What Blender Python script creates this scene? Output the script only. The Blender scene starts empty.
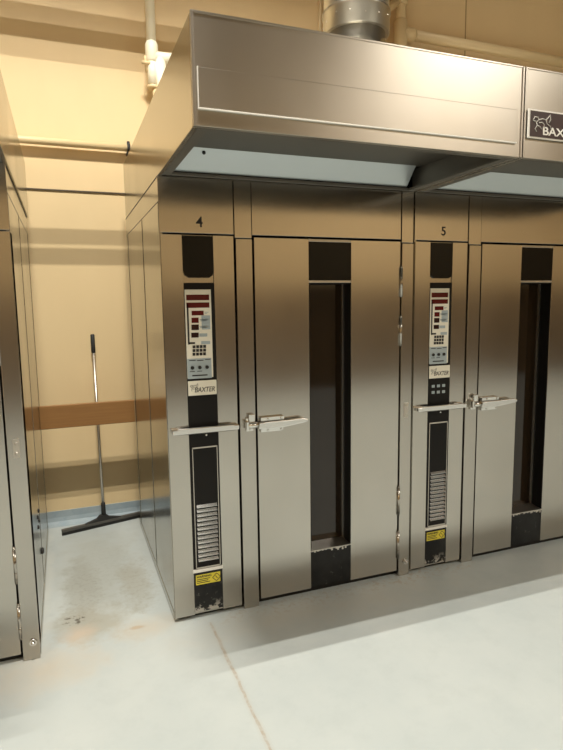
import bpy, bmesh, math, random
from mathutils import Vector, Matrix
random.seed(7)
sc = bpy.context.scene
col = sc.collection
PI = math.pi

# ------------------------------------------------------------------ materials
def new_mat(name):
    m = bpy.data.materials.new(name); m.use_nodes = True
    nt = m.node_tree
    return m, nt, nt.nodes['Principled BSDF']

def plain(name, rgb, rough=.5, metal=0.0, spec=.5, coat=0.0):
    m, nt, b = new_mat(name)
    b.inputs['Base Color'].default_value = (*rgb, 1)
    b.inputs['Roughness'].default_value = rough
    b.inputs['Metallic'].default_value = metal
    b.inputs['Specular IOR Level'].default_value = spec
    b.inputs['Coat Weight'].default_value = coat
    return m

def noise(nt, scale_vec, scale=1.0, detail=4.0, rough=.55):
    g = nt.nodes.new('ShaderNodeNewGeometry')
    mp = nt.nodes.new('ShaderNodeMapping'); mp.inputs['Scale'].default_value = scale_vec
    n = nt.nodes.new('ShaderNodeTexNoise'); n.inputs['Scale'].default_value = scale
    n.inputs['Detail'].default_value = detail; n.inputs['Roughness'].default_value = rough
    nt.links.new(g.outputs['Position'], mp.inputs['Vector'])
    nt.links.new(mp.outputs['Vector'], n.inputs['Vector'])
    return n.outputs['Fac']

def ramp(nt, src, stops):
    r = nt.nodes.new('ShaderNodeValToRGB')
    el = r.color_ramp.elements
    while len(el) < len(stops): el.new(.5)
    for e, (p, c) in zip(el, stops):
        e.position = p; e.color = (c, c, c, 1) if isinstance(c, (int, float)) else (*c, 1)
    nt.links.new(src, r.inputs['Fac'])
    return r.outputs['Color']

def mixc(nt, fac, a, b):
    x = nt.nodes.new('ShaderNodeMix'); x.data_type = 'RGBA'
    for sock, v in ((x.inputs[0], fac), (x.inputs[6], a), (x.inputs[7], b)):
        if isinstance(v, tuple): sock.default_value = (*v, 1)
        elif isinstance(v, (int, float)): sock.default_value = v
        else: nt.links.new(v, sock)
    return x.outputs[2]

def steel(name, c0, c1, r0, r1, streak=(60, 60, 1.2), bump=.03, waves=0.0, aniso=0.0, rot=0.0):
    """brushed stainless: fine grain along one axis, cloudy wear in the gloss"""
    m, nt, b = new_mat(name)
    b.inputs['Metallic'].default_value = 1
    if aniso:
        tg = nt.nodes.new('ShaderNodeTangent'); tg.direction_type = 'RADIAL'; tg.axis = 'Z'
        nt.links.new(tg.outputs[0], b.inputs['Tangent'])
        b.inputs['Anisotropic'].default_value = aniso; b.inputs['Anisotropic Rotation'].default_value = rot
    grain = noise(nt, streak, 6, 5, .6)
    cloud = noise(nt, (1, 1, .7), 2.6, 2, .5)
    b.inputs['Base Color'].default_value = (*c0, 1)
    nt.links.new(mixc(nt, ramp(nt, cloud, [(.3, 0.0), (.7, 1.0)]), c0, c1), b.inputs['Base Color'])
    rr = nt.nodes.new('ShaderNodeMapRange')
    rr.inputs[1].default_value = .3; rr.inputs[2].default_value = .7
    rr.inputs[3].default_value = r0; rr.inputs[4].default_value = r1
    nt.links.new(cloud, rr.inputs[0]); nt.links.new(rr.outputs[0], b.inputs['Roughness'])
    bp = nt.nodes.new('ShaderNodeBump'); bp.inputs['Strength'].default_value = bump
    bp.inputs['Distance'].default_value = .002
    nt.links.new(grain, bp.inputs['Height'])
    out = bp.outputs['Normal']
    if waves:
        big = noise(nt, (1, 1, .8), 1.7, 1, .4)
        b2 = nt.nodes.new('ShaderNodeBump'); b2.inputs['Strength'].default_value = waves
        b2.inputs['Distance'].default_value = .05
        nt.links.new(big, b2.inputs['Height']); nt.links.new(out, b2.inputs['Normal'])
        out = b2.outputs['Normal']
    nt.links.new(out, b.inputs['Normal'])
    return m

M = {}
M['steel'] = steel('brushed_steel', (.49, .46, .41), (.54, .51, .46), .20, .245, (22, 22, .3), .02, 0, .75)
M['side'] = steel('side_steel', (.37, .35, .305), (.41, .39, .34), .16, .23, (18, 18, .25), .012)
M['hood'] = steel('hood_steel', (.46, .425, .37), (.50, .465, .41), .29, .34, (.3, 20, 20), .015, .04, .6, .25)
M['post'] = steel('post_steel', (.46, .43, .385), (.51, .48, .43), .21, .25, (22, 22, .3), .02, 0, .7)
M['galv'] = steel('galvanised_steel', (.58, .57, .52), (.68, .67, .62), .30, .4, (8, 8, 1), .02)
M['chrome'] = plain('chrome', (.78, .77, .74), .16, 1)
M['polished'] = plain('polished_pull', (.80, .79, .77), .25, 1)
M['hinge'] = plain('hinge_steel', (.62, .58, .52), .38, 1)
M['baffle'] = plain('baffle_sheet', (.62, .67, .68), .38, .5)
M['inner'] = plain('hood_interior_steel', (.20, .185, .16), .5, .75)
M['dark'] = plain('dark_gap', (.010, .009, .008), .7)
M['black'] = plain('black_gloss', (.007, .006, .005), .12, 0, .2)
M['blackmatt'] = plain('black_matt', (.009, .008, .007), .4, 0, .2)
M['rubber'] = plain('black_rubber', (.02, .019, .018), .6)
M['pane'] = plain('dark_oven_glass', (.020, .012, .006), .07, 0, .55)
M['cream'] = plain('cream_label', (.78, .74, .62), .5)
M['white'] = plain('white_trim', (.80, .78, .72), .45)
M['greylabel'] = plain('blue_grey_label', (.36, .42, .44), .45)
M['red'] = plain('dark_red_display', (.10, .008, .008), .15)
M['darkdisp'] = plain('dark_display', (.03, .012, .01), .15)
M['ink'] = plain('ink', (.015, .013, .012), .5)
M['yellow'] = plain('yellow_sticker', (.72, .60, .05), .5)
M['badge'] = plain('badge_plate', (.045, .025, .025), .35)
M['bar'] = None
M['loggrey'] = plain('badge_figure', (.42, .40, .36), .5)

def mk_wall():
    m, nt, b = new_mat('wall_paint')
    n = noise(nt, (1, 1, .35), 1.6, 4, .6)
    nt.links.new(mixc(nt, ramp(nt, n, [(.3, 0.0), (.7, 1.0)]), (.765, .582, .325), (.82, .632, .36)), b.inputs['Base Color'])
    b.inputs['Roughness'].default_value = .5
    return m
M['wall'] = mk_wall()
M['roomwall'] = plain('far_wall_paint', (.60, .44, .24), .8)
M['reflect_brown'] = plain('dark_brown_reflect', (.15, .098, .05), .7)  # brown of the added panels that the oven doors mirror
M['ceiling'] = plain('ceiling_paint', (.25, .20, .14), .9)
M['pipe'] = plain('cream_pipe_paint', (.74, .58, .33), .45)
M['whitepipe'] = plain('pale_pipe_paint', (.93, .88, .70), .4)
M['lamp_body'] = plain('lamp_body', (.3, .28, .25), .6)

def mk_bar():
    m, nt, b = new_mat('brown_rail')
    n = noise(nt, (1.2, 30, 30), 3, 4, .6)
    nt.links.new(mixc(nt, n, (.23, .105, .03), (.36, .18, .055)), b.inputs['Base Color'])
    b.inputs['Roughness'].default_value = .55
    return m
M['bar'] = mk_bar()

def mk_cove():
    m, nt, b = new_mat('blue_grey_cove')
    n = noise(nt, (1, 1, 1), 9, 5, .65)
    nt.links.new(mixc(nt, ramp(nt, n, [(.35, 0.0), (.7, 1.0)]), (.30, .37, .41), (.40, .46, .48)), b.inputs['Base Color'])
    b.inputs['Roughness'].default_value = .4
    return m
M['cove'] = mk_cove()

def mk_scuffed(name, base, scuff, chips=True):
    m, nt, b = new_mat(name)
    n1 = noise(nt, (1, 1, 1), 22, 6, .7)
    f = ramp(nt, n1, [(.60, 0.0), (.67, 1.0)])
    n2 = noise(nt, (1, 1, 1), 5, 5, .6)
    g = ramp(nt, n2, [(.35, (.009, .009, .009)), (.75, (.028, .029, .029))])
    gp = nt.nodes.new('ShaderNodeNewGeometry'); sx = nt.nodes.new('ShaderNodeSeparateXYZ')
    nt.links.new(gp.outputs['Position'], sx.inputs[0])
    low = nt.nodes.new('ShaderNodeMapRange'); low.inputs[1].default_value = .045; low.inputs[2].default_value = .095
    low.inputs[3].default_value = 1; low.inputs[4].default_value = 0
    nt.links.new(sx.outputs['Z'], low.inputs[0])
    chip = nt.nodes.new('ShaderNodeMath'); chip.operation = 'MULTIPLY'
    nt.links.new(ramp(nt, noise(nt, (1, 1, 1), 16, 5, .7), [(.50, 0.0), (.55, 1.0)]), chip.inputs[0]); nt.links.new(low.outputs[0], chip.inputs[1])
    if chips: g = mixc(nt, chip.outputs[0], g, (.42, .40, .36))
    nt.links.new(mixc(nt, f, g, scuff), b.inputs['Base Color'])
    b.inputs['Roughness'].default_value = .4; b.inputs['Specular IOR Level'].default_value = .25
    return m
M['kick'] = mk_scuffed('scuffed_black_plate', (.012, .012, .012), (.10, .095, .085))

M['kickdoor'] = mk_scuffed('scuffed_door_plate', (.012, .012, .012), (.07, .07, .066), False)

def mk_floor():
    m, nt, b = new_mat('painted_concrete')
    g = nt.nodes.new('ShaderNodeNewGeometry')
    def math_n(op, a, b_=None, c=None):
        x = nt.nodes.new('ShaderNodeMath'); x.operation = op
        for i, v in enumerate((a, b_, c)):
            if v is None: continue
            if isinstance(v, (int, float)): x.inputs[i].default_value = v
            else: nt.links.new(v, x.inputs[i])
        return x.outputs[0]
    sx = nt.nodes.new('ShaderNodeSeparateXYZ'); nt.links.new(g.outputs['Position'], sx.inputs[0])
    X, Y = sx.outputs['X'], sx.outputs['Y']
    n1 = noise(nt, (1, 1, 1), 1.3, 6, .6)
    n2 = noise(nt, (1, 1, 1), 7.0, 6, .68)
    n3 = noise(nt, (1, 1, 1), 38.0, 4, .6)
    c = mixc(nt, ramp(nt, n1, [(.35, 0.0), (.65, 1.0)]), (.44, .482, .475), (.495, .53, .515))
    c = mixc(nt, math_n('MULTIPLY', ramp(nt, n2, [(.48, 0.0), (.75, 1.0)]), .35), c, (.38, .42, .41))
    def blob(cx, cy, rx, ry, soft=1.0):
        dx = math_n('DIVIDE', math_n('SUBTRACT', X, cx), rx)
        dy = math_n('DIVIDE', math_n('SUBTRACT', Y, cy), ry)
        d = math_n('SQRT', math_n('ADD', math_n('MULTIPLY', dx, dx), math_n('MULTIPLY', dy, dy)))
        d = math_n('ADD', d, math_n('MULTIPLY', math_n('SUBTRACT', n2, .5), 1.6))
        s = math_n('SUBTRACT', 1.0, d)
        return math_n('MINIMUM', math_n('MAXIMUM', math_n('MULTIPLY', s, 1.6 / soft), 0.0), 1.0)
    # worn grey traffic in the alley, rusty patch in front of it, grime round the bases
    def dab(cc, args, amount, colr, speck=False):
        f = blob(*args)
        if speck: f = math_n('MULTIPLY', f, ramp(nt, n3, [(.5, 0.0), (.62, 1.0)]))
        return mixc(nt, math_n('MULTIPLY', f, amount), cc, colr)
    c = dab(c, (-.33, .80, .30, .85), .65, (.36, .375, .34))
    c = dab(c, (-.42, .50, .13, .50), .40, (.25, .25, .21), True)
    c = dab(c, (-.13, .45, .14, .40), .35, (.29, .275, .22), True)
    c = dab(c, (-.25, .75, .25, .5), .2, (.30, .30, .265), True)
    c = dab(c, (-.43, .55, .11, .55, .8), .5, (.31, .31, .27))
    c = dab(c, (-.14, .50, .11, .36, .8), .5, (.33, .315, .26))
    c = dab(c, (-.40, .16, .22, .22, .8), .6, (.33, .31, .245))
    c = dab(c, (-.46, .08, .11, .11, 1.4), .75, (.53, .44, .345))
    c = dab(c, (-.47, .22, .06, .06, .5), .85, (.09, .075, .055), True)
    c = dab(c, (-.60, -.16, .34, .22, 1.5), .6, (.50, .43, .33))
    c = dab(c, (-.14, .02, .24, .13, 1.3), .5, (.50, .43, .33))
    c = dab(c, (-.18, .03, .05, .022, .8), .6, (.42, .31, .20))
    c = dab(c, (.75, -.05, .75, .10), .45, (.38, .32, .24), True)
    c = dab(c, (.70, -.16, .95, .17, 1.6), .4, (.44, .40, .33))
    c = dab(c, (1.45, -.03, .5, .09), .5, (.42, .33, .23), True)
    c = dab(c, (-.62, .7, .05, .9), .5, (.56, .57, .53))
    # the joint line running out from the corner of the oven
    wob = math_n('MULTIPLY', math_n('SUBTRACT', n2, .5), .022)
    d = math_n('ABSOLUTE', math_n('SUBTRACT', math_n('ADD', X, wob), .168))
    wid = math_n('ADD', .0035, math_n('MULTIPLY', ramp(nt, n1, [(.45, 0.0), (.7, 1.0)]), .006))
    line = math_n('LESS_THAN', d, wid)
    halo = math_n('MAXIMUM', math_n('SUBTRACT', 1.0, math_n('DIVIDE', d, .02)), 0.0)
    front = math_n('LESS_THAN', Y, -.06)
    c = mixc(nt, math_n('MULTIPLY', math_n('MULTIPLY', halo, front), .35), c, (.42, .38, .32))
    c = mixc(nt, math_n('MULTIPLY', math_n('MULTIPLY', line, front), ramp(nt, n3, [(.35, .1), (.6, .75)])), c, (.38, .325, .255))
    nt.links.new(c, b.inputs['Base Color'])
    nt.links.new(ramp(nt, n2, [(.3, .34), (.7, .52)]), b.inputs['Roughness'])
    b.inputs['Specular IOR Level'].default_value = .35
    return m
M['floor'] = mk_floor()

# ------------------------------------------------------------------ mesh helpers
def box(bm, x0, x1, y0, y1, z0, z1, bev=0.0, rot=None, at=None):
    r = bmesh.ops.create_cube(bm, size=1)
    vs = r['verts']
    bmesh.ops.scale(bm, vec=(x1-x0, y1-y0, z1-z0), verts=vs)
    if rot is not None: bmesh.ops.rotate(bm, cent=(0, 0, 0), matrix=rot, verts=vs)
    bmesh.ops.translate(bm, vec=((x0+x1)/2, (y0+y1)/2, (z0+z1)/2), verts=vs)
    if bev:
        es = list({e for v in vs for e in v.link_edges})
        bmesh.ops.bevel(bm, geom=es, offset=bev, segments=2, affect='EDGES', profile=.5)

def prism(bm, pts, axis, a0, a1, bev=0.0):
    """polygon extruded along an axis; pts are the two other coordinates in order"""
    def P(p, a):
        return {'x': (a, p[0], p[1]), 'y': (p[0], a, p[1]), 'z': (p[0], p[1], a)}[axis]
    A = [bm.verts.new(P(p, a0)) for p in pts]; B = [bm.verts.new(P(p, a1)) for p in pts]
    fs = [bm.faces.new(A), bm.faces.new(B[::-1])]
    n = len(pts)
    for i in range(n):
        fs.append(bm.faces.new((A[i], B[i], B[(i+1) % n], A[(i+1) % n])))
    bmesh.ops.recalc_face_normals(bm, faces=fs)
    if bev:
        es = list({e for v in A+B for e in v.link_edges})
        bmesh.ops.bevel(bm, geom=es, offset=bev, segments=2, affect='EDGES', profile=.5)

def tube(bm, pts, r, n=16, cap=True):
    pts = [Vector(p) for p in pts]
    rs = r if isinstance(r, (list, tuple)) else [r]*len(pts)
    rings = []; prev = None
    for i, p in enumerate(pts):
        t = (pts[min(i+1, len(pts)-1)] - pts[max(i-1, 0)]).normalized()
        if prev is None:
            a = Vector((0, 0, 1)) if abs(t.z) < .9 else Vector((1, 0, 0))
            u = t.cross(a).normalized()
        else:
            u = (prev - t*prev.dot(t)).normalized()
        prev = u; w = t.cross(u)
        rings.append([bm.verts.new(p + (u*math.cos(2*PI*k/n) + w*math.sin(2*PI*k/n))*rs[i]) for k in range(n)])
    fs = []
    for a, b in zip(rings, rings[1:]):
        for k in range(n):
            f = bm.faces.new((a[k], a[(k+1) % n], b[(k+1) % n], b[k])); f.smooth = True; fs.append(f)
    if cap:
        fs.append(bm.faces.new(rings[0][::-1])); fs.append(bm.faces.new(rings[-1]))
    bmesh.ops.recalc_face_normals(bm, faces=fs)

def lathe(bm, cx, cy, prof, n=40):
    """profile of (radius, z) around a vertical axis"""
    rings = [[bm.verts.new((cx + r*math.cos(2*PI*k/n), cy + r*math.sin(2*PI*k/n), z)) for k in range(n)] for r, z in prof]
    fs = []
    for a, b in zip(rings, rings[1:]):
        for k in range(n):
            f = bm.faces.new((a[k], a[(k+1) % n], b[(k+1) % n], b[k])); f.smooth = True; fs.append(f)
    fs.append(bm.faces.new(rings[0])); fs.append(bm.faces.new(rings[-1]))
    bmesh.ops.recalc_face_normals(bm, faces=fs)

def arc(p0, corner, p1, n=6):
    """rounded corner between two points"""
    p0, c, p1 = Vector(p0), Vector(corner), Vector(p1)
    return [tuple(p0*(1-t)**2 + c*2*t*(1-t) + p1*t*t) for t in [i/n for i in range(n+1)]]

def obj(name, bm, mat, parent=None, label=None):
    me = bpy.data.meshes.new(name); bm.to_mesh(me); bm.free()
    me.materials.append(mat)
    o = bpy.data.objects.new(name, me); col.objects.link(o)
    if parent is not None: o.parent = parent
    if label: o['label'] = label
    return o

def B(*boxes, bev=0.0):
    bm = bmesh.new()
    for b in boxes: box(bm, *b, bev=bev)
    return bm

def each(name, mat, parent, boxes, bev=0.0, label=None):
    """one part object per box"""
    return [obj(name, B(b, bev=bev), mat, parent, label) for b in boxes]

def thing(name, label, cat, loc=(0, 0, 0), group=None):
    o = bpy.data.objects.new(name, None); col.objects.link(o)
    o.empty_display_size = .1
    o.location = loc; o['label'] = label; o['category'] = cat
    if group: o['group'] = group
    return o

def tag(o, label, cat, group=None):
    o['label'] = label; o['category'] = cat
    if group: o['group'] = group
    return o

def struct(name, bm, mat, parent=None):
    o = obj(name, bm, mat, parent); o['kind'] = 'structure'
    return o

def text_mesh(name, body, size, x, y, z, mat, parent, depth=.0006, bold=0.0, sx=1.0, shear=0.0, align='CENTER', label=None):
    """raised lettering standing on a front (XZ) face, centred on x, baseline at z"""
    cu = bpy.data.curves.new(name, 'FONT'); cu.body = body; cu.size = size
    cu.align_x = align; cu.extrude = depth; cu.offset = bold; cu.shear = shear
    t = bpy.data.objects.new(name + '_text', cu); col.objects.link(t)
    bpy.context.view_layer.update()
    me = bpy.data.meshes.new_from_object(t.evaluated_get(bpy.context.evaluated_depsgraph_get()))
    bpy.data.objects.remove(t); bpy.data.curves.remove(cu)
    me.transform(Matrix.Translation((x, y, z)) @ Matrix.Rotation(PI/2, 4, 'X') @ Matrix.Diagonal((sx, 1, 1, 1)))
    me.materials.clear(); me.materials.append(mat)
    o = bpy.data.objects.new(name, me); col.objects.link(o); o.parent = parent
    if label: o['label'] = label
    return o

def bolt(bm, x, y, z, r=.006, h=.004, axis='y'):
    d = {'y': Vector((0, -1, 0)), 'x': Vector((1, 0, 0)), '-x': Vector((-1, 0, 0))}[axis]
    p = Vector((x, y, z))
    tube(bm, [p, p + d*h*.6, p + d*h], [r, r, r*.55], 10)

# sketchy line figure of the maker's emblem (a plain outline of a bending figure)
FIG = [[(0, .62), (.10, .80), (.24, .78), (.30, .66), (.20, .56), (.06, .58), (0, .62)],
       [(.16, .56), (.22, .38), (.12, .20), (.20, .06)],
       [(.30, .66), (.48, .74), (.66, .70), (.78, .84), (.86, .98), (.90, .74), (.82, .58)],
       [(.30, .52), (.46, .56), (.58, .46), (.56, .28)],
       [(.66, .70), (.72, .52), (.90, .40), (.96, .26)],
       [(.22, .38), (.36, .34), (.44, .22)]]
def figure(bm, x, y, z, w, h, r):
    for ln in FIG:
        tube(bm, [(x + a*w, y, z + b*h) for a, b in ln], r, 6)

# ------------------------------------------------------------------ dimensions (metres)
W = 1.65                     # face of the back wall
OW = 1.378                   # width of one oven
PITCH = 1.39
ZL, ZT, ZH = 1.928, 2.186, 2.5425   # lintel, oven top, hood top
PH = -.7726                  # front of the hoods

# ------------------------------------------------------------------ rack oven
def rack_oven(x0, y0, label, number, depth, extra=False):
    t = thing('rack_oven', label, 'oven', (x0, y0, 0), 'rack ovens in a row')
    D = depth
    # carcass: sides, top, back, dark inside
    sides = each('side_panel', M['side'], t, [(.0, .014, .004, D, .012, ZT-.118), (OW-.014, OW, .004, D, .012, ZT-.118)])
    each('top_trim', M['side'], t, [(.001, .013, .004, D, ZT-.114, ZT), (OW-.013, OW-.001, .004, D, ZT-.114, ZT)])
    each('trim_seam', M['dark'], t, [(x-.0006, x+.0006, .004, D, z-.002, z+.002) for x in (.0002, OW-.0002) for z in (ZT-.116, ZT-.003)])
    obj('back_panel', B((.014, OW-.014, D-.012, D, .012, ZT-.002)), M['side'], t)
    obj('top_panel', B((.013, OW-.013, .02, D-.012, ZT-.012, ZT)), M['side'], t)
    obj('interior', B((.014, OW-.014, .112, .125, .02, ZT-.02)), M['dark'], t)
    obj('base_frame', B((.010, OW-.010, .03, D-.02, 0, .022)), M['dark'], t)
    for s in (-1, 1):
        sp = sides[0 if s < 0 else 1]
        xa = -.002 if s < 0 else OW-.010
        obj('base_strip', B((xa, xa+.012, .02, D, .0, .05), bev=.003), M['side'], sp)
        xs = -.0022 if s < 0 else OW+.0002
        each('side_seam', M['side'], sp, [(xs, xs+.0015, D*q-.02, D*q+.02, .05, ZT-.118) for q in (.43, .95)], .0006)
    if not number:
        for (yy, zz, rr, hh) in ((.47, .50, .011, .007), (.57, .50, .011, .007), (.47, .445, .011, .007), (.57, .445, .011, .007), (.60, .26, .018, .014)):
            bm = bmesh.new(); bolt(bm, OW, yy, zz, rr, hh, 'x'); obj('side_bolt', bm, M['rubber'], sides[1])
    # lintel with its seams
    each('lintel_panel', M['steel'], t, [(.0, .357, .0, .02, ZL+.004, ZT), (.361, .447, -.004, .02, ZL-.012, ZT),
           (.451, 1.302, .0, .02, ZL+.004, ZT), (1.306, OW, -.004, .02, ZL-.012, ZT)], .0012)
    if number:
        text_mesh('oven_number', number, .068, .19, -.0008, 1.962, M['ink'], t, bold=.0008)
    # posts
    for k, (a, b) in enumerate(((.364, .447), (1.306, OW))):
        p = obj('post', B((a, b, -.010, .10, .0, ZL-.016), bev=.003), M['post'], t)
        if k == 0:
            bm = bmesh.new()
            box(bm, .392, .430, -.022, -.010, .955, 1.025, bev=.003)
            tube(bm, [(.398, -.040, .99), (.452, -.040, .988)], .016, 14)
            box(bm, .386, .400, -.050, -.020, .968, 1.012, bev=.004)
            box(bm, .404, .436, -.034, -.020, 1.0, 1.045, bev=.004)
            for q in (-.022, .022): bolt(bm, .411, -.022, .99+q*1.2, .004)
            obj('latch_catch', bm, M['chrome'], p, 'chrome latch catch')
        else:
            bm = bmesh.new()
            box(bm, 1.330, 1.356, -.0125, -.010, .945, 1.03, bev=.001)
            for q in (.965, 1.01): bolt(bm, 1.343, -.0125, q, .007, .004)
            obj('strike_plate', bm, M['hinge'], p)
            bm = bmesh.new()
            tube(bm, [(1.352, -.010, .085), (1.352, -.018, .085)], .016, 12); bolt(bm, 1.352, -.018, .085, .009, .014)
            obj('post_bolt', bm, M['chrome'], p)
    # ---- control door on the left
    cp = obj('control_panel', B((.003, .103, -.004, .04, .022, ZL-.004), (.252, .354, -.004, .04, .022, ZL-.004),
                                (.103, .252, .004, .04, .022, ZL-.004), bev=.0015), M['steel'], t)
    pts = [(.104, ZL-.008), (.251, ZL-.008), (.251, 1.755), (.245, 1.735), (.228, 1.724), (.130, 1.724), (.112, 1.735), (.104, 1.755)]
    bm = bmesh.new(); prism(bm, pts, 'y', -.006, .004); obj('upper_plate', bm, M['black'], cp, 'black rounded plate at the top')
    obj('black_strip', B((.104, .251, -.004, .004, .266, 1.700), bev=.001), M['blackmatt'], cp, 'black middle strip')
    obj('strip_trim', B((.100, .255, -.008, .004, .246, .262), bev=.0015), M['white'], cp, 'pale trim strip')
    obj('kick_plate', B((.104, .251, -.004, .004, .034, .244), bev=.001), M['kick'], cp, 'scuffed black plate')
    # keypad overlay (thin printed sheet)
    xa, xb, za, zb = .106, .234, 1.242, 1.668
    y = -.004
    obj('control_overlay', B((xa, xb, y-.002, y, za, zb), bev=.0006), M['cream'], cp, 'cream control overlay')
    y = -.006
    def oz(v): return 1.668 - (v-55)/550*.43
    def ox(u, v): return xa + (u - (92 + 28*(v-55)/550))/170*(xb-xa)
    def ob(u0, u1, v0, v1, d=.0008):
        vm = (v0+v1)/2
        return (ox(u0, vm), ox(u1, vm), y-d, y, oz(v1), oz(v0))
    obj('display_window', B(ob(104, 252, 86, 120)), M['red'], cp, 'dark red display')
    obj('display_window', B(ob(106, 254, 134, 166)), M['red'], cp, 'dark red display')
    each('label_panel', M['greylabel'], cp, [ob(206, 262, 214, 300), ob(206, 264, 372, 392)])
    obj('overlay_line', B(ob(113, 124, 140, 390), ob(124, 165, 376, 388)), M['ink'], cp)
    for (u1, v0, v1, mt) in ((218, 184, 212, 'red'), (186, 226, 258, 'red'), (188, 268, 302, 'darkdisp'), (188, 318, 348, 'darkdisp')):
        obj('display_window', B(ob(140, u1, v0, v1)), M[mt], cp, 'small dark red display')
    pr = [ob(192, 244, 324, 344)]
    for i, v0 in enumerate((186, 230, 272)): pr += [ob(224 if i == 0 else 192, 250, v0+6, v0+10), ob(224 if i == 0 else 196, 240, v0+14, v0+18)]
    each('label_print', M['greylabel'], cp, pr)
    bm = bmesh.new()
    for i in range(4):
        for j in range(3):
            u, v = 150 + i*23, 396 + j*23
            box(bm, *ob(u, u+18, v, v+18, .002), bev=.0006)
    obj('keypad', bm, M['ink'], cp, 'dark keypad buttons')
    obj('lower_label', B(ob(118, 276, 478, 604)), M['greylabel'], cp, 'blue grey control label')
    y = -.0068
    for u in (150, 198, 246):
        bm = bmesh.new()
        vm = 535; cx, cz = ox(u, vm), oz(vm)
        tube(bm, [(cx, y, cz), (cx, y-.006, cz)], .0085, 12); box(bm, cx-.0015, cx+.0015, y-.008, y-.005, cz-.007, cz+.007)
        obj('selector_knob', bm, M['ink'], cp)
    each('label_print', M['ink'], cp, [ob(128, 170, 486, 491), ob(180, 222, 488, 493), ob(232, 268, 484, 489), ob(150, 250, 580, 588), ob(134, 166, 556, 560), ob(182, 214, 556, 560)])
    # maker's plate
    obj('maker_plate', B((.107, .249, -.007, -.004, 1.156, 1.228), bev=.001), M['cream'], cp, 'cream maker plate')
    bm = bmesh.new(); figure(bm, .118, -.0072, 1.176, .042, .040, .0011); obj('plate_emblem', bm, M['ink'], cp)
    text_mesh('plate_lettering', 'BAXTER', .034, .188, -.0072, 1.172, M['ink'], cp, shear=.25, sx=.82, bold=.0003)
    if extra:
        each('button_label', M['greylabel'], cp, [(.128+i*.036, .148+i*.036, -.0048, -.004, 1.102-j*.036, 1.118-j*.036) for i in range(3) for j in range(2)], 0, 'small pale label')
    # louvred vent cover: outlined frame + slats
    bm = bmesh.new()
    for b in ((.116, .244, .890, .897), (.116, .244, .266, .273), (.116, .120, .266, .897), (.240, .244, .266, .897)):
        box(bm, b[0], b[1], -.007, -.004, b[2], b[3], bev=.0008)
    obj('vent_frame', bm, M['hinge'], cp, 'thin metal outline of the vent')
    bm = bmesh.new()
    for k in range(13):
        z = .305 + k*.0235
        prism(bm, [(-.004, z), (-.0135, z), (-.0145, z+.003), (-.004, z+.013)], 'x', .129, .233)
    obj('vent_louvre', bm, M['polished'], cp, 'metal louvre slats')
    # warning sticker
    obj('warning_sticker', B((.113, .240, -.0055, -.004, .180, .232)), M['yellow'], cp, 'yellow warning sticker')
    text_mesh('sticker_lettering', 'WARNING', .016, .116, -.0060, .217, M['ink'], cp, align='LEFT', bold=.0003)
    bm = bmesh.new()
    for i in range(3): box(bm, .118, .186-.01*(i % 2), -.0058, -.0055, .188+i*.009, .192+i*.009)
    cx, cz, rr = .220, .206, .021
    for a, b in (((cx, cz+rr), (cx+rr, cz)), ((cx+rr, cz), (cx, cz-rr)), ((cx, cz-rr), (cx-rr, cz)), ((cx-rr, cz), (cx, cz+rr)), ((cx-.006, cz+.008), (cx+.006, cz-.008))):
        tube(bm, [(a[0], -.0056, a[1]), (b[0], -.0056, b[1])], .0016, 6)
    obj('sticker_print', bm, M['ink'], cp)
    # pull bar
    bm = bmesh.new()
    prism(bm, [(-.034, .970), (-.040, .976), (-.040, 1.000), (-.034, 1.004), (-.029, 1.0), (-.029, .974)], 'x', .045, .325, bev=.0015)
    for a, b in ((.018, .070), (.305, .352)):
        box(bm, a, b, -.038, -.004, .974, .998, bev=.004)
    bolt(bm, .19, -.004, .955, .006, .006)
    obj('pull_handle', bm, M['polished'], cp, 'bright metal pull bar')
    # ---- rack door
    xl, xr, wl, wr = .459, 1.298, .752, .996
    dz0, dz1 = .034, 1.921
    bm = B((xl, wl, -.004, .085, dz0, dz1), (wr, xr, -.004, .085, dz0, dz1), bev=.002)
    box(bm, wl-.01, wr+.01, .02, .084, 1.716, 1.90); box(bm, wl-.01, wr+.01, .02, .084, dz0+.01, .240)
    dr = obj('oven_door', bm, M['steel'], t)
    each('window_trim', M['hinge'], dr, [(wl, wr, -.002, .085, 1.700, 1.712), (wl, wr, -.002, .085, 1.908, 1.921)], .001, 'thin bright trim')
    obj('upper_plate', B((wl, wr, .001, .02, 1.712, 1.908)), M['black'], dr, 'glossy black plate above the window')
    obj('kick_plate', B((wl, wr, .001, .02, dz0+.004, .246)), M['kickdoor'], dr, 'scuffed black plate below the window')
    fr = obj('window_frame', B((wr-.004, wr, -.002, .095, .25, 1.70), (wl, wl+.004, -.002, .095, .25, 1.70), (wl+.004, wr-.004, .0, .095, 1.694, 1.70)), M['blackmatt'], dr, 'black window recess')
    obj('edge_bead', B((wr-.010, wr-.004, .080, .088, .25, 1.694)), M['hinge'], dr)
    obj('window_pane', B((wl+.004, wr-.010, .088, .094, .25, 1.694)), M['pane'], dr, 'dark glass')
    bm = bmesh.new()
    prism(bm, [(-.004, .246), (-.004, .250), (.090, .262), (.090, .246)], 'x', wl, wr)
    for k in range(26):                      # the front lip is bent and torn
        xk = wl + (wr-wl)*k/26
        box(bm, xk, xk+(wr-wl)/26, -.006, -.003, .246-.018*random.random()**2, .251)
    obj('window_ledge', bm, M['hinge'], dr, 'worn metal window ledge')
    # latch
    bm = bmesh.new()
    box(bm, .470, .598, -.012, -.004, .943, 1.022, bev=.003)
    box(bm, .470, .598, -.026, -.012, 1.000, 1.022, bev=.003)
    box(bm, .470, .586, -.024, -.012, .943, .962, bev=.003)
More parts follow.
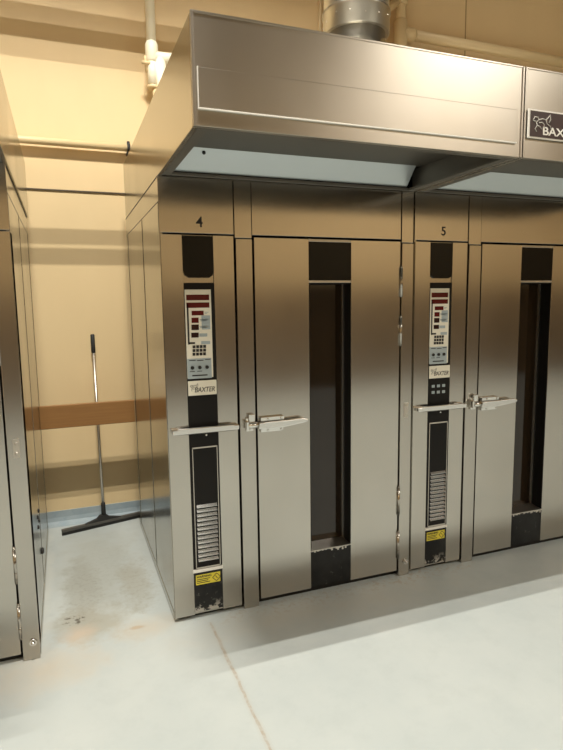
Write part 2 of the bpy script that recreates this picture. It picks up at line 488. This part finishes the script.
    for xx in (.508, .580):
        for zz in (1.011, .952): bolt(bm, xx, -.026 if zz > .98 else -.024, zz, .006, .004)
    obj('latch_plate', bm, M['chrome'], dr, 'chrome latch plate')
    bm = bmesh.new()
    prism(bm, [(.462, .962), (.480, 1.0), (.600, 1.000), (.700, 1.004), (.722, .996), (.722, .984), (.700, .978), (.600, .966), (.490, .960)], 'y', -.046, -.028, bev=.004)
    box(bm, .452, .490, -.048, -.02, .966, .998, bev=.004)
    obj('latch_handle', bm, M['polished'], dr, 'bright tapered latch handle')
    for z0, z1 in ((1.622, 1.778), (1.352, 1.508), (.375, .535), (.110, .270)):
        bm = bmesh.new()
        tube(bm, [(1.302, -.010, z0), (1.302, -.010, z1)], .0072, 12)
        for q in (z0+.05, z1-.05): tube(bm, [(1.302, -.010, q-.001), (1.302, -.010, q+.001)], .008, 12)
        box(bm, 1.303, 1.310, -.0125, -.006, z0, z1)
        tube(bm, [(1.302, -.010, z1), (1.302, -.010, z1+.012)], [.007, .004], 10)
        obj('hinge', bm, M['post'], dr)
    return t

rack_oven(0, 0, 'stainless rack oven marked 4 under the long hood, beside the alley', '4', 1.40)
rack_oven(PITCH, 0, 'stainless rack oven marked 5, six small labels below its maker plate', '5', 1.36, True)
rack_oven(-.626-OW, -.045, 'stainless rack oven across the alley from oven 4, only hinge post and side showing', '', 1.56)

# ------------------------------------------------------------------ exhaust hoods
def hood(x0, y0, label, depth, badge=True, panel=True):
    t = thing('exhaust_hood', label, 'hood', (x0, y0, ZT), 'exhaust hoods on the ovens')
    h = ZH - ZT; D = depth; w = OW + .006
    z0 = .0005
    bm = bmesh.new()
    box(bm, .002, w, PH, PH+.02, z0, h, bev=.0025)                       # front fascia
    obj('fascia', bm, M['hood'], t)
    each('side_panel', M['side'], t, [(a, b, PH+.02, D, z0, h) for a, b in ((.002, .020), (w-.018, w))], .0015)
    obj('top_sheet', B((.02, w-.018, PH+.02, D-.014, h-.012, h-.001)), M['hood'], t)
    obj('back_sheet', B((.02, w-.018, D-.014, D, z0, h-.001)), M['side'], t)
    # inner ceiling, return lips and sloped baffle
    bm = B((.02, w-.018, PH+.02, -.085, .112, .120))
    obj('inner_ceiling', bm, M['inner'], t)
    each('return_lip', M['inner'], t, [(.02, w-.018, PH+.02, PH+.05, z0, .012), (.020, .058, PH+.05, -.012, z0, .012), (w-.056, w-.018, PH+.05, -.012, z0, .012),
           (.02, .026, PH+.05, -.012, .012, .112), (w-.024, w-.018, PH+.05, -.012, .012, .112), (.058, w-.056, -.03, -.012, z0, .014)], .001)
    bm = bmesh.new()
    pts = [(.066, .018), (w-.062, .018), (w-.062, .135), (.110, .135), (.066, .075)]
    # sheet leaning forward at about 45 degrees
    V = [bm.verts.new((x, -.020 - (z-.018)*.70, z*.78+.006)) for x, z in pts]
    f = bm.faces.new(V)
    r = bmesh.ops.extrude_face_region(bm, geom=[f])
    bmesh.ops.translate(bm, vec=(0, .003, .003), verts=[v for v in r['geom'] if isinstance(v, bmesh.types.BMVert)])
    bmesh.ops.recalc_face_normals(bm, faces=bm.faces[:])
    bf = obj('baffle', bm, M['baffle'], t, 'pale grey sloped baffle')
    bm = bmesh.new(); tube(bm, [(.20, -.085, .098), (.20, -.092, .091)], .008, 10)
    obj('baffle_hole', bm, M['dark'], bf)
    if panel:
        obj('access_panel', B((.019, 1.352, PH-.006, PH, .057, .186), bev=.0022), M['hood'], t)
        each('panel_lip_glint', M['white'], t, [(.019, 1.352, PH-.0085, PH-.0005, .053, .058), (.017, .0205, PH-.0085, PH-.0005, .053, .187)], .0008)  # white strips stand in for panel edges catching the light
    # folded edges left and right, and the thin top rim
    each('folded_edge', M['hood'], t, [(.0005, .010, PH-.004, PH+.004, z0, h+.002), (w-.008, w+.0015, PH-.004, PH+.004, z0, h+.002),
           (.002, w, PH-.002, PH+.006, h-.004, h+.004)], .0015)
    if badge:
        b0 = obj('badge_border', B((.016, .520, PH-.010, PH-.006, .080, .196), bev=.001), M['white'], t, 'pale border of the badge')
        obj('maker_badge', B((.026, .510, PH-.0115, PH-.009, .087, .189)), M['badge'], b0, 'dark maroon badge')
        bm = bmesh.new(); figure(bm, .040, PH-.012, .102, .105, .080, .0022); obj('badge_emblem', bm, M['loggrey'], b0)
        text_mesh('badge_lettering', 'BAXTER', .046, .092, PH-.0122, .098, M['white'], b0, align='LEFT', bold=.0006, sx=1.35)
    return t

hood(0, 0, 'long stainless exhaust hood on the oven marked 4, with a round duct on top', 1.40, badge=False)
hood(PITCH, 0, 'stainless exhaust hood with a dark maker badge on the oven marked 5', 1.36, badge=True, panel=False)
hood(-.622-OW, -.045, 'stainless exhaust hood across the alley from the long hood, mostly out of view', 1.56, badge=False)

# ------------------------------------------------------------------ duct on the hood of oven 4
t = thing('exhaust_duct', 'round galvanised exhaust duct rising from the long hood', 'duct', (1.24, .40, ZH+.004))
bm = bmesh.new(); lathe(bm, 0, 0, [(.168, 0), (.168, .62)], 48)
obj('inner_pipe', bm, M['chrome'], t, 'shiny lower pipe')
bm = bmesh.new(); lathe(bm, 0, 0, [(.186, .575), (.190, .578), (.190, .672), (.197, .678), (.197, .692), (.190, .698), (.186, .698)], 48)
obj('clamp_collar', bm, M['galv'], t)
bm = bmesh.new(); lathe(bm, 0, 0, [(.187, .698), (.187, 1.0), (.190, 1.005), (.187, 1.01), (.187, 2.6)], 48)
obj('duct_sleeve', bm, M['galv'], t)
bm = bmesh.new()
bm.free()
for k in range(14):
    a = 2*PI*k/14
    bm = bmesh.new()
    tube(bm, [(.189*math.cos(a), .189*math.sin(a), .635+.012*math.sin(k*1.7)), (.1935*math.cos(a), .1935*math.sin(a), .635+.012*math.sin(k*1.7))], .004, 8)
    obj('rivet', bm, M['hinge'], t)

# ------------------------------------------------------------------ pipes on the back wall
# horizontal pipe across the alley
t = thing('wall_pipe', 'tan pipe crossing the alley on the back wall, above the guard rail', 'pipe', (0, W, 2.705))
bm = bmesh.new(); tube(bm, [(-1.6, -.052, 0), (.09, -.052, 0)], .024, 18); obj('pipe', bm, M['pipe'], t)
bm = bmesh.new()
tube(bm, [(.055, -.052, 0), (.075, -.052, 0)], .034, 16)
tube(bm, [(.065, -.052, .0), (.065, -.052, .045)], [.012, .010], 10)
box(bm, .050, .080, -.06, -.0015, -.045, -.028, bev=.003)
tube(bm, [(.065, -.052, 0), (.065, -.0015, 0)], .012, 10)
obj('pipe_clamp', bm, M['rubber'], t, 'dark clamp')

# white gas pipe with valve at the hood corner
t = thing('gas_pipe', 'pale vertical pipe with valve fittings behind the corner of the long hood', 'pipe', (.24, 1.50, 3.0))
bm = bmesh.new(); tube(bm, [(0, 0, .36), (0, 0, 2.2)], .032, 18); obj('pipe', bm, M['whitepipe'], t)
bm = bmesh.new()
tube(bm, [(0, 0, .26), (0, 0, .275), (0, 0, .375), (0, 0, .40)], [.034, .044, .044, .034], 16)
tube(bm, [(.02, 0, .30), (.10, 0, .30), (.15, 0, .30)], [.040, .040, .044], 16)
tube(bm, [(0, 0, .30), (0, 0, .10)], [.036, .034], 16)
tube(bm, [(.05, 0, .30), (.06, 0, .10), (.055, 0, -.05)], [.042, .04, .036], 16)
obj('tee_fitting', bm, M['whitepipe'], t)
bm = bmesh.new()
tube(bm, [(0, 0, .11), (0, 0, .09)], .040, 16)
obj('pipe_flange', bm, M['pipe'], t); bm = bmesh.new(); tube(bm, [(.012, -.01, .09), (.018, -.01, .0), (.018, -.01, -3.0)], [.022, .018, .018], 12)
obj('pipe_end', bm, M['pipe'], t); bm = bmesh.new()
tube(bm, [(-.04, 0, .20), (-.04, 0, .30)], [.012, .016], 10); tube(bm, [(-.075, -.02, .25), (.0, -.02, .25)], .012, 10)
obj('valve', bm, M['pipe'], t)

# tan pipe run above the hoods on the right
t = thing('wall_pipe', 'tan pipe run with a tee on the wall above the long hood, beside the duct', 'pipe', (2.30, 1.55, 3.74))
bm = bmesh.new()
tube(bm, [(.06, 0, .03), (2.6, 0, .03)], .042, 18)
obj('horizontal_pipe', bm, M['pipe'], t)
bm = bmesh.new(); tube(bm, [(-.03, 0, -1.1), (-.03, 0, 2.0)], .040, 18); obj('vertical_pipe', bm, M['pipe'], t)
bm = bmesh.new()
tube(bm, [(-.03, 0, -.09), (-.03, 0, -.08), (-.03, 0, .12), (-.03, 0, .13)], [.044, .054, .054, .044], 16)
tube(bm, [(-.03, 0, .24), (-.03, 0, .25), (-.03, 0, .40), (-.03, 0, .41)], [.044, .054, .054, .044], 16)
tube(bm, [(-.03, 0, .03), (.08, 0, .03), (.10, 0, .03)], [.05, .054, .046], 16)
obj('tee_fitting', bm, M['pipe'], t)
bm = bmesh.new(); tube(bm, [(-.03, 0, .30), (-.20, -.05, .16), (-.42, -.10, -.06)], .036, 14); obj('branch_pipe', bm, M['pipe'], t)

# thin twin conduits left of the duct
for k, (xx, wh) in enumerate(((1.585, 'farther from'), (1.635, 'nearer to'))):
    bm = bmesh.new(); tube(bm, [(0, 0, 0), (0, 0, 5.8)], .014, 12)
    o = tag(obj('conduit', bm, M['pipe']), 'thin tan conduit on the wall, the one of the pair %s the round duct' % wh, 'conduit', 'conduits beside the duct')
    o.location = (xx, W-.0142, 0)
bm = B((-.622, .0, -.016, .016, -.079, .079), bev=.004)
o = tag(obj('guard_rail', bm, M['bar']), 'brown guard rail across the alley between the two ovens, in front of the squeegee handle', 'rail')
o.location = (-.003, 1.378, .852)

# ------------------------------------------------------------------ floor squeegee leaning on the wall
t = thing('floor_squeegee', 'floor squeegee with a long metal handle leaning on the tan wall in the alley', 'squeegee', (-.252, 1.468, 0))
t.rotation_euler = (0, 0, math.radians(14.2))
L = .292
bm = bmesh.new(); box(bm, -L, L, -.006, .006, .0, .028, bev=.002); obj('rubber_blade', bm, M['rubber'], t, 'black rubber blade')
bm = bmesh.new()
box(bm, -L, L, -.014, .014, .024, .046, bev=.004)
obj('blade_holder', bm, plain('grey_holder', (.10, .095, .085), .45, .3), t)
bm = bmesh.new()
prism(bm, [(-.14, .044), (.14, .044), (.045, .068), (.022, .090), (-.022, .090), (-.045, .068)], 'y', -.013, .013, bev=.003)
hd = obj('yoke', bm, M['rubber'], t)
Minv = Matrix.Rotation(-math.radians(14.2), 3, 'Z')
def loc(p): return Minv @ (Vector(p) - Vector((-.252, 1.468, 0)))
p0 = loc((-.246, 1.470, .085)); p1 = loc((-.248, 1.626, 1.392)); d = (p1-p0).normalized()
bm = bmesh.new(); tube(bm, [p0, p0+d*.085, p0+d*.09], [.016, .015, .012], 14); obj('socket', bm, M['rubber'], t)
g = p1 - d*.135
bm = bmesh.new(); tube(bm, [p0+d*.02, g+d*.02], .0095, 14); obj('handle', bm, M['hinge'], t, 'shiny metal handle')
bm = bmesh.new(); tube(bm, [g, g+d*.004, p1-d*.006, p1], [.012, .0145, .0145, .010], 14); obj('grip', bm, M['rubber'], t, 'black grip')

# ------------------------------------------------------------------ the room
XA, XB, YA, ZC = -7.0, 11.0, -6.8, 7.2
struct('floor', B((XA, XB, YA, W+.2, -.2, 0)), M['floor'])
struct('wall_back', B((XA, XB, W, W+.2, 0, ZC)), M['wall'])
struct('wall_front', B((XA, XB, YA-.2, YA, -.2, ZC)), M['roomwall'])
struct('wall_left', B((XA-.2, XA, YA-.2, W+.2, -.2, ZC)), M['roomwall'])
struct('wall_right', B((XB, XB+.2, YA-.2, W+.2, -.2, ZC)), M['roomwall'])
struct('ceiling', B((XA-.2, XB+.2, YA-.2, W+.2, ZC, ZC+.2)), M['ceiling'])
bm = bmesh.new()
prism(bm, [(W, 0), (W, .098), (W-.006, .098), (W-.008, .05), (W-.016, .022), (W-.045, .004), (W-.075, .0)], 'x', XA, XB)
struct('baseboard_back', bm, M['cove'])
bm = B((XA, XB, W-.010, W, 2.394, 2.402)); struct('trim_1', bm, plain('dark_joint', (.10, .075, .05), .6))
bm = B((2.985, 2.995, W-.003, W, 2.41, ZC)); struct('trim_2', bm, plain('panel_joint', (.40, .27, .12), .6))
# unseen struts, added above the alley to cast shadow bands on its wall
struct('trim_3', B((XA, .30, .67, .69, 3.328, 3.379), (.285, .297, .674, .686, 3.379, ZC)), M['pipe'])
struct('trim_4', B((XA, .60, .47, .53, 4.445, 4.53), (.585, .597, .494, .506, 4.53, ZC)), M['pipe'])
# dark panels added on unseen walls, to darken the reflections in the steel
struct('trim_5', B((XA, XB, YA, YA+.06, 0, 1.85)), M['reflect_brown'])
struct('trim_7', B((XA, XB, YA, YA+.05, 3.5, ZC)), plain('dark_upper_reflect', (.20, .15, .09), .8))  # added upper panel, darkens what the hood front mirrors
struct('trim_6', B((XB-.06, XB, YA, W, 0, 1.85)), M['reflect_brown'])

# ------------------------------------------------------------------ lamps: two tubes by the alley, two fill lamps behind the camera
def lamp_row(y, z, x0, x1, power, color, w=.03, skirt=None):
    bm = B((x0, x1, y-w/2-.04, y+w/2+.04, z+.012, z+.07))
    if skirt: box(bm, x0, x1, y+skirt[0], y+skirt[0]+.004, z-skirt[1], z+.07)  # skirt added to keep direct light off the upper wall
    struct('trim_%d' % lamp_row.n, bm, M['lamp_body']); lamp_row.n += 1
    l = bpy.data.lights.new('tube_and_fill_light', 'AREA'); l.shape = 'RECTANGLE'
    l.size = x1-x0; l.size_y = w; l.energy = power; l.color = color
    o = bpy.data.objects.new('tube_and_fill_light', l); col.objects.link(o)
    o.location = ((x0+x1)/2, y, z)
lamp_row.n = 8
WHITE = (1.0, .96, .87)
lamp_row(-1.35, 6.3, -.75, .15, 215, WHITE, .03, (.10, .10))
lamp_row(-1.57, 6.3, -.75, .15, 200, WHITE, .03, (.10, .085))
lamp_row(-5.7, 6.0, 4.2, 6.8, 370, WHITE, .3, (.22, .135))
lamp_row(-4.4, 5.6, -6.5, -3.5, 150, WHITE, .3, (.22, .17))  # unseen lamp added as fill for the floor

world = bpy.data.worlds.new('world'); sc.world = world; world.use_nodes = True
world.node_tree.nodes['Background'].inputs[0].default_value = (0, 0, 0, 1)

# ------------------------------------------------------------------ camera
cam = bpy.data.cameras.new('camera'); co = bpy.data.objects.new('camera', cam); col.objects.link(co)
r = Vector((0.93362366, -0.35798082, -0.01402095)); u = Vector((0.05824062, 0.11304432, 0.99188155)); f = Vector((0.35348958, 0.92686068, -0.12638988))
mw = Matrix((r, u, -f)).transposed().to_4x4(); mw.translation = (-0.43998312, -2.7146419, 1.6)
co.matrix_world = mw
cam.sensor_fit = 'VERTICAL'; cam.sensor_height = 36; cam.lens = 567.68/750*36; cam.clip_start = .01
sc.camera = co

vs = sc.view_settings
vs.view_transform = 'Standard'; vs.look = 'None'; vs.gamma = 1; vs.use_curve_mapping = False
sc.display_settings.display_device = 'sRGB'
vs.exposure = 0.17
sc.cycles.max_bounces = 10; sc.cycles.diffuse_bounces = 5; sc.cycles.glossy_bounces = 6
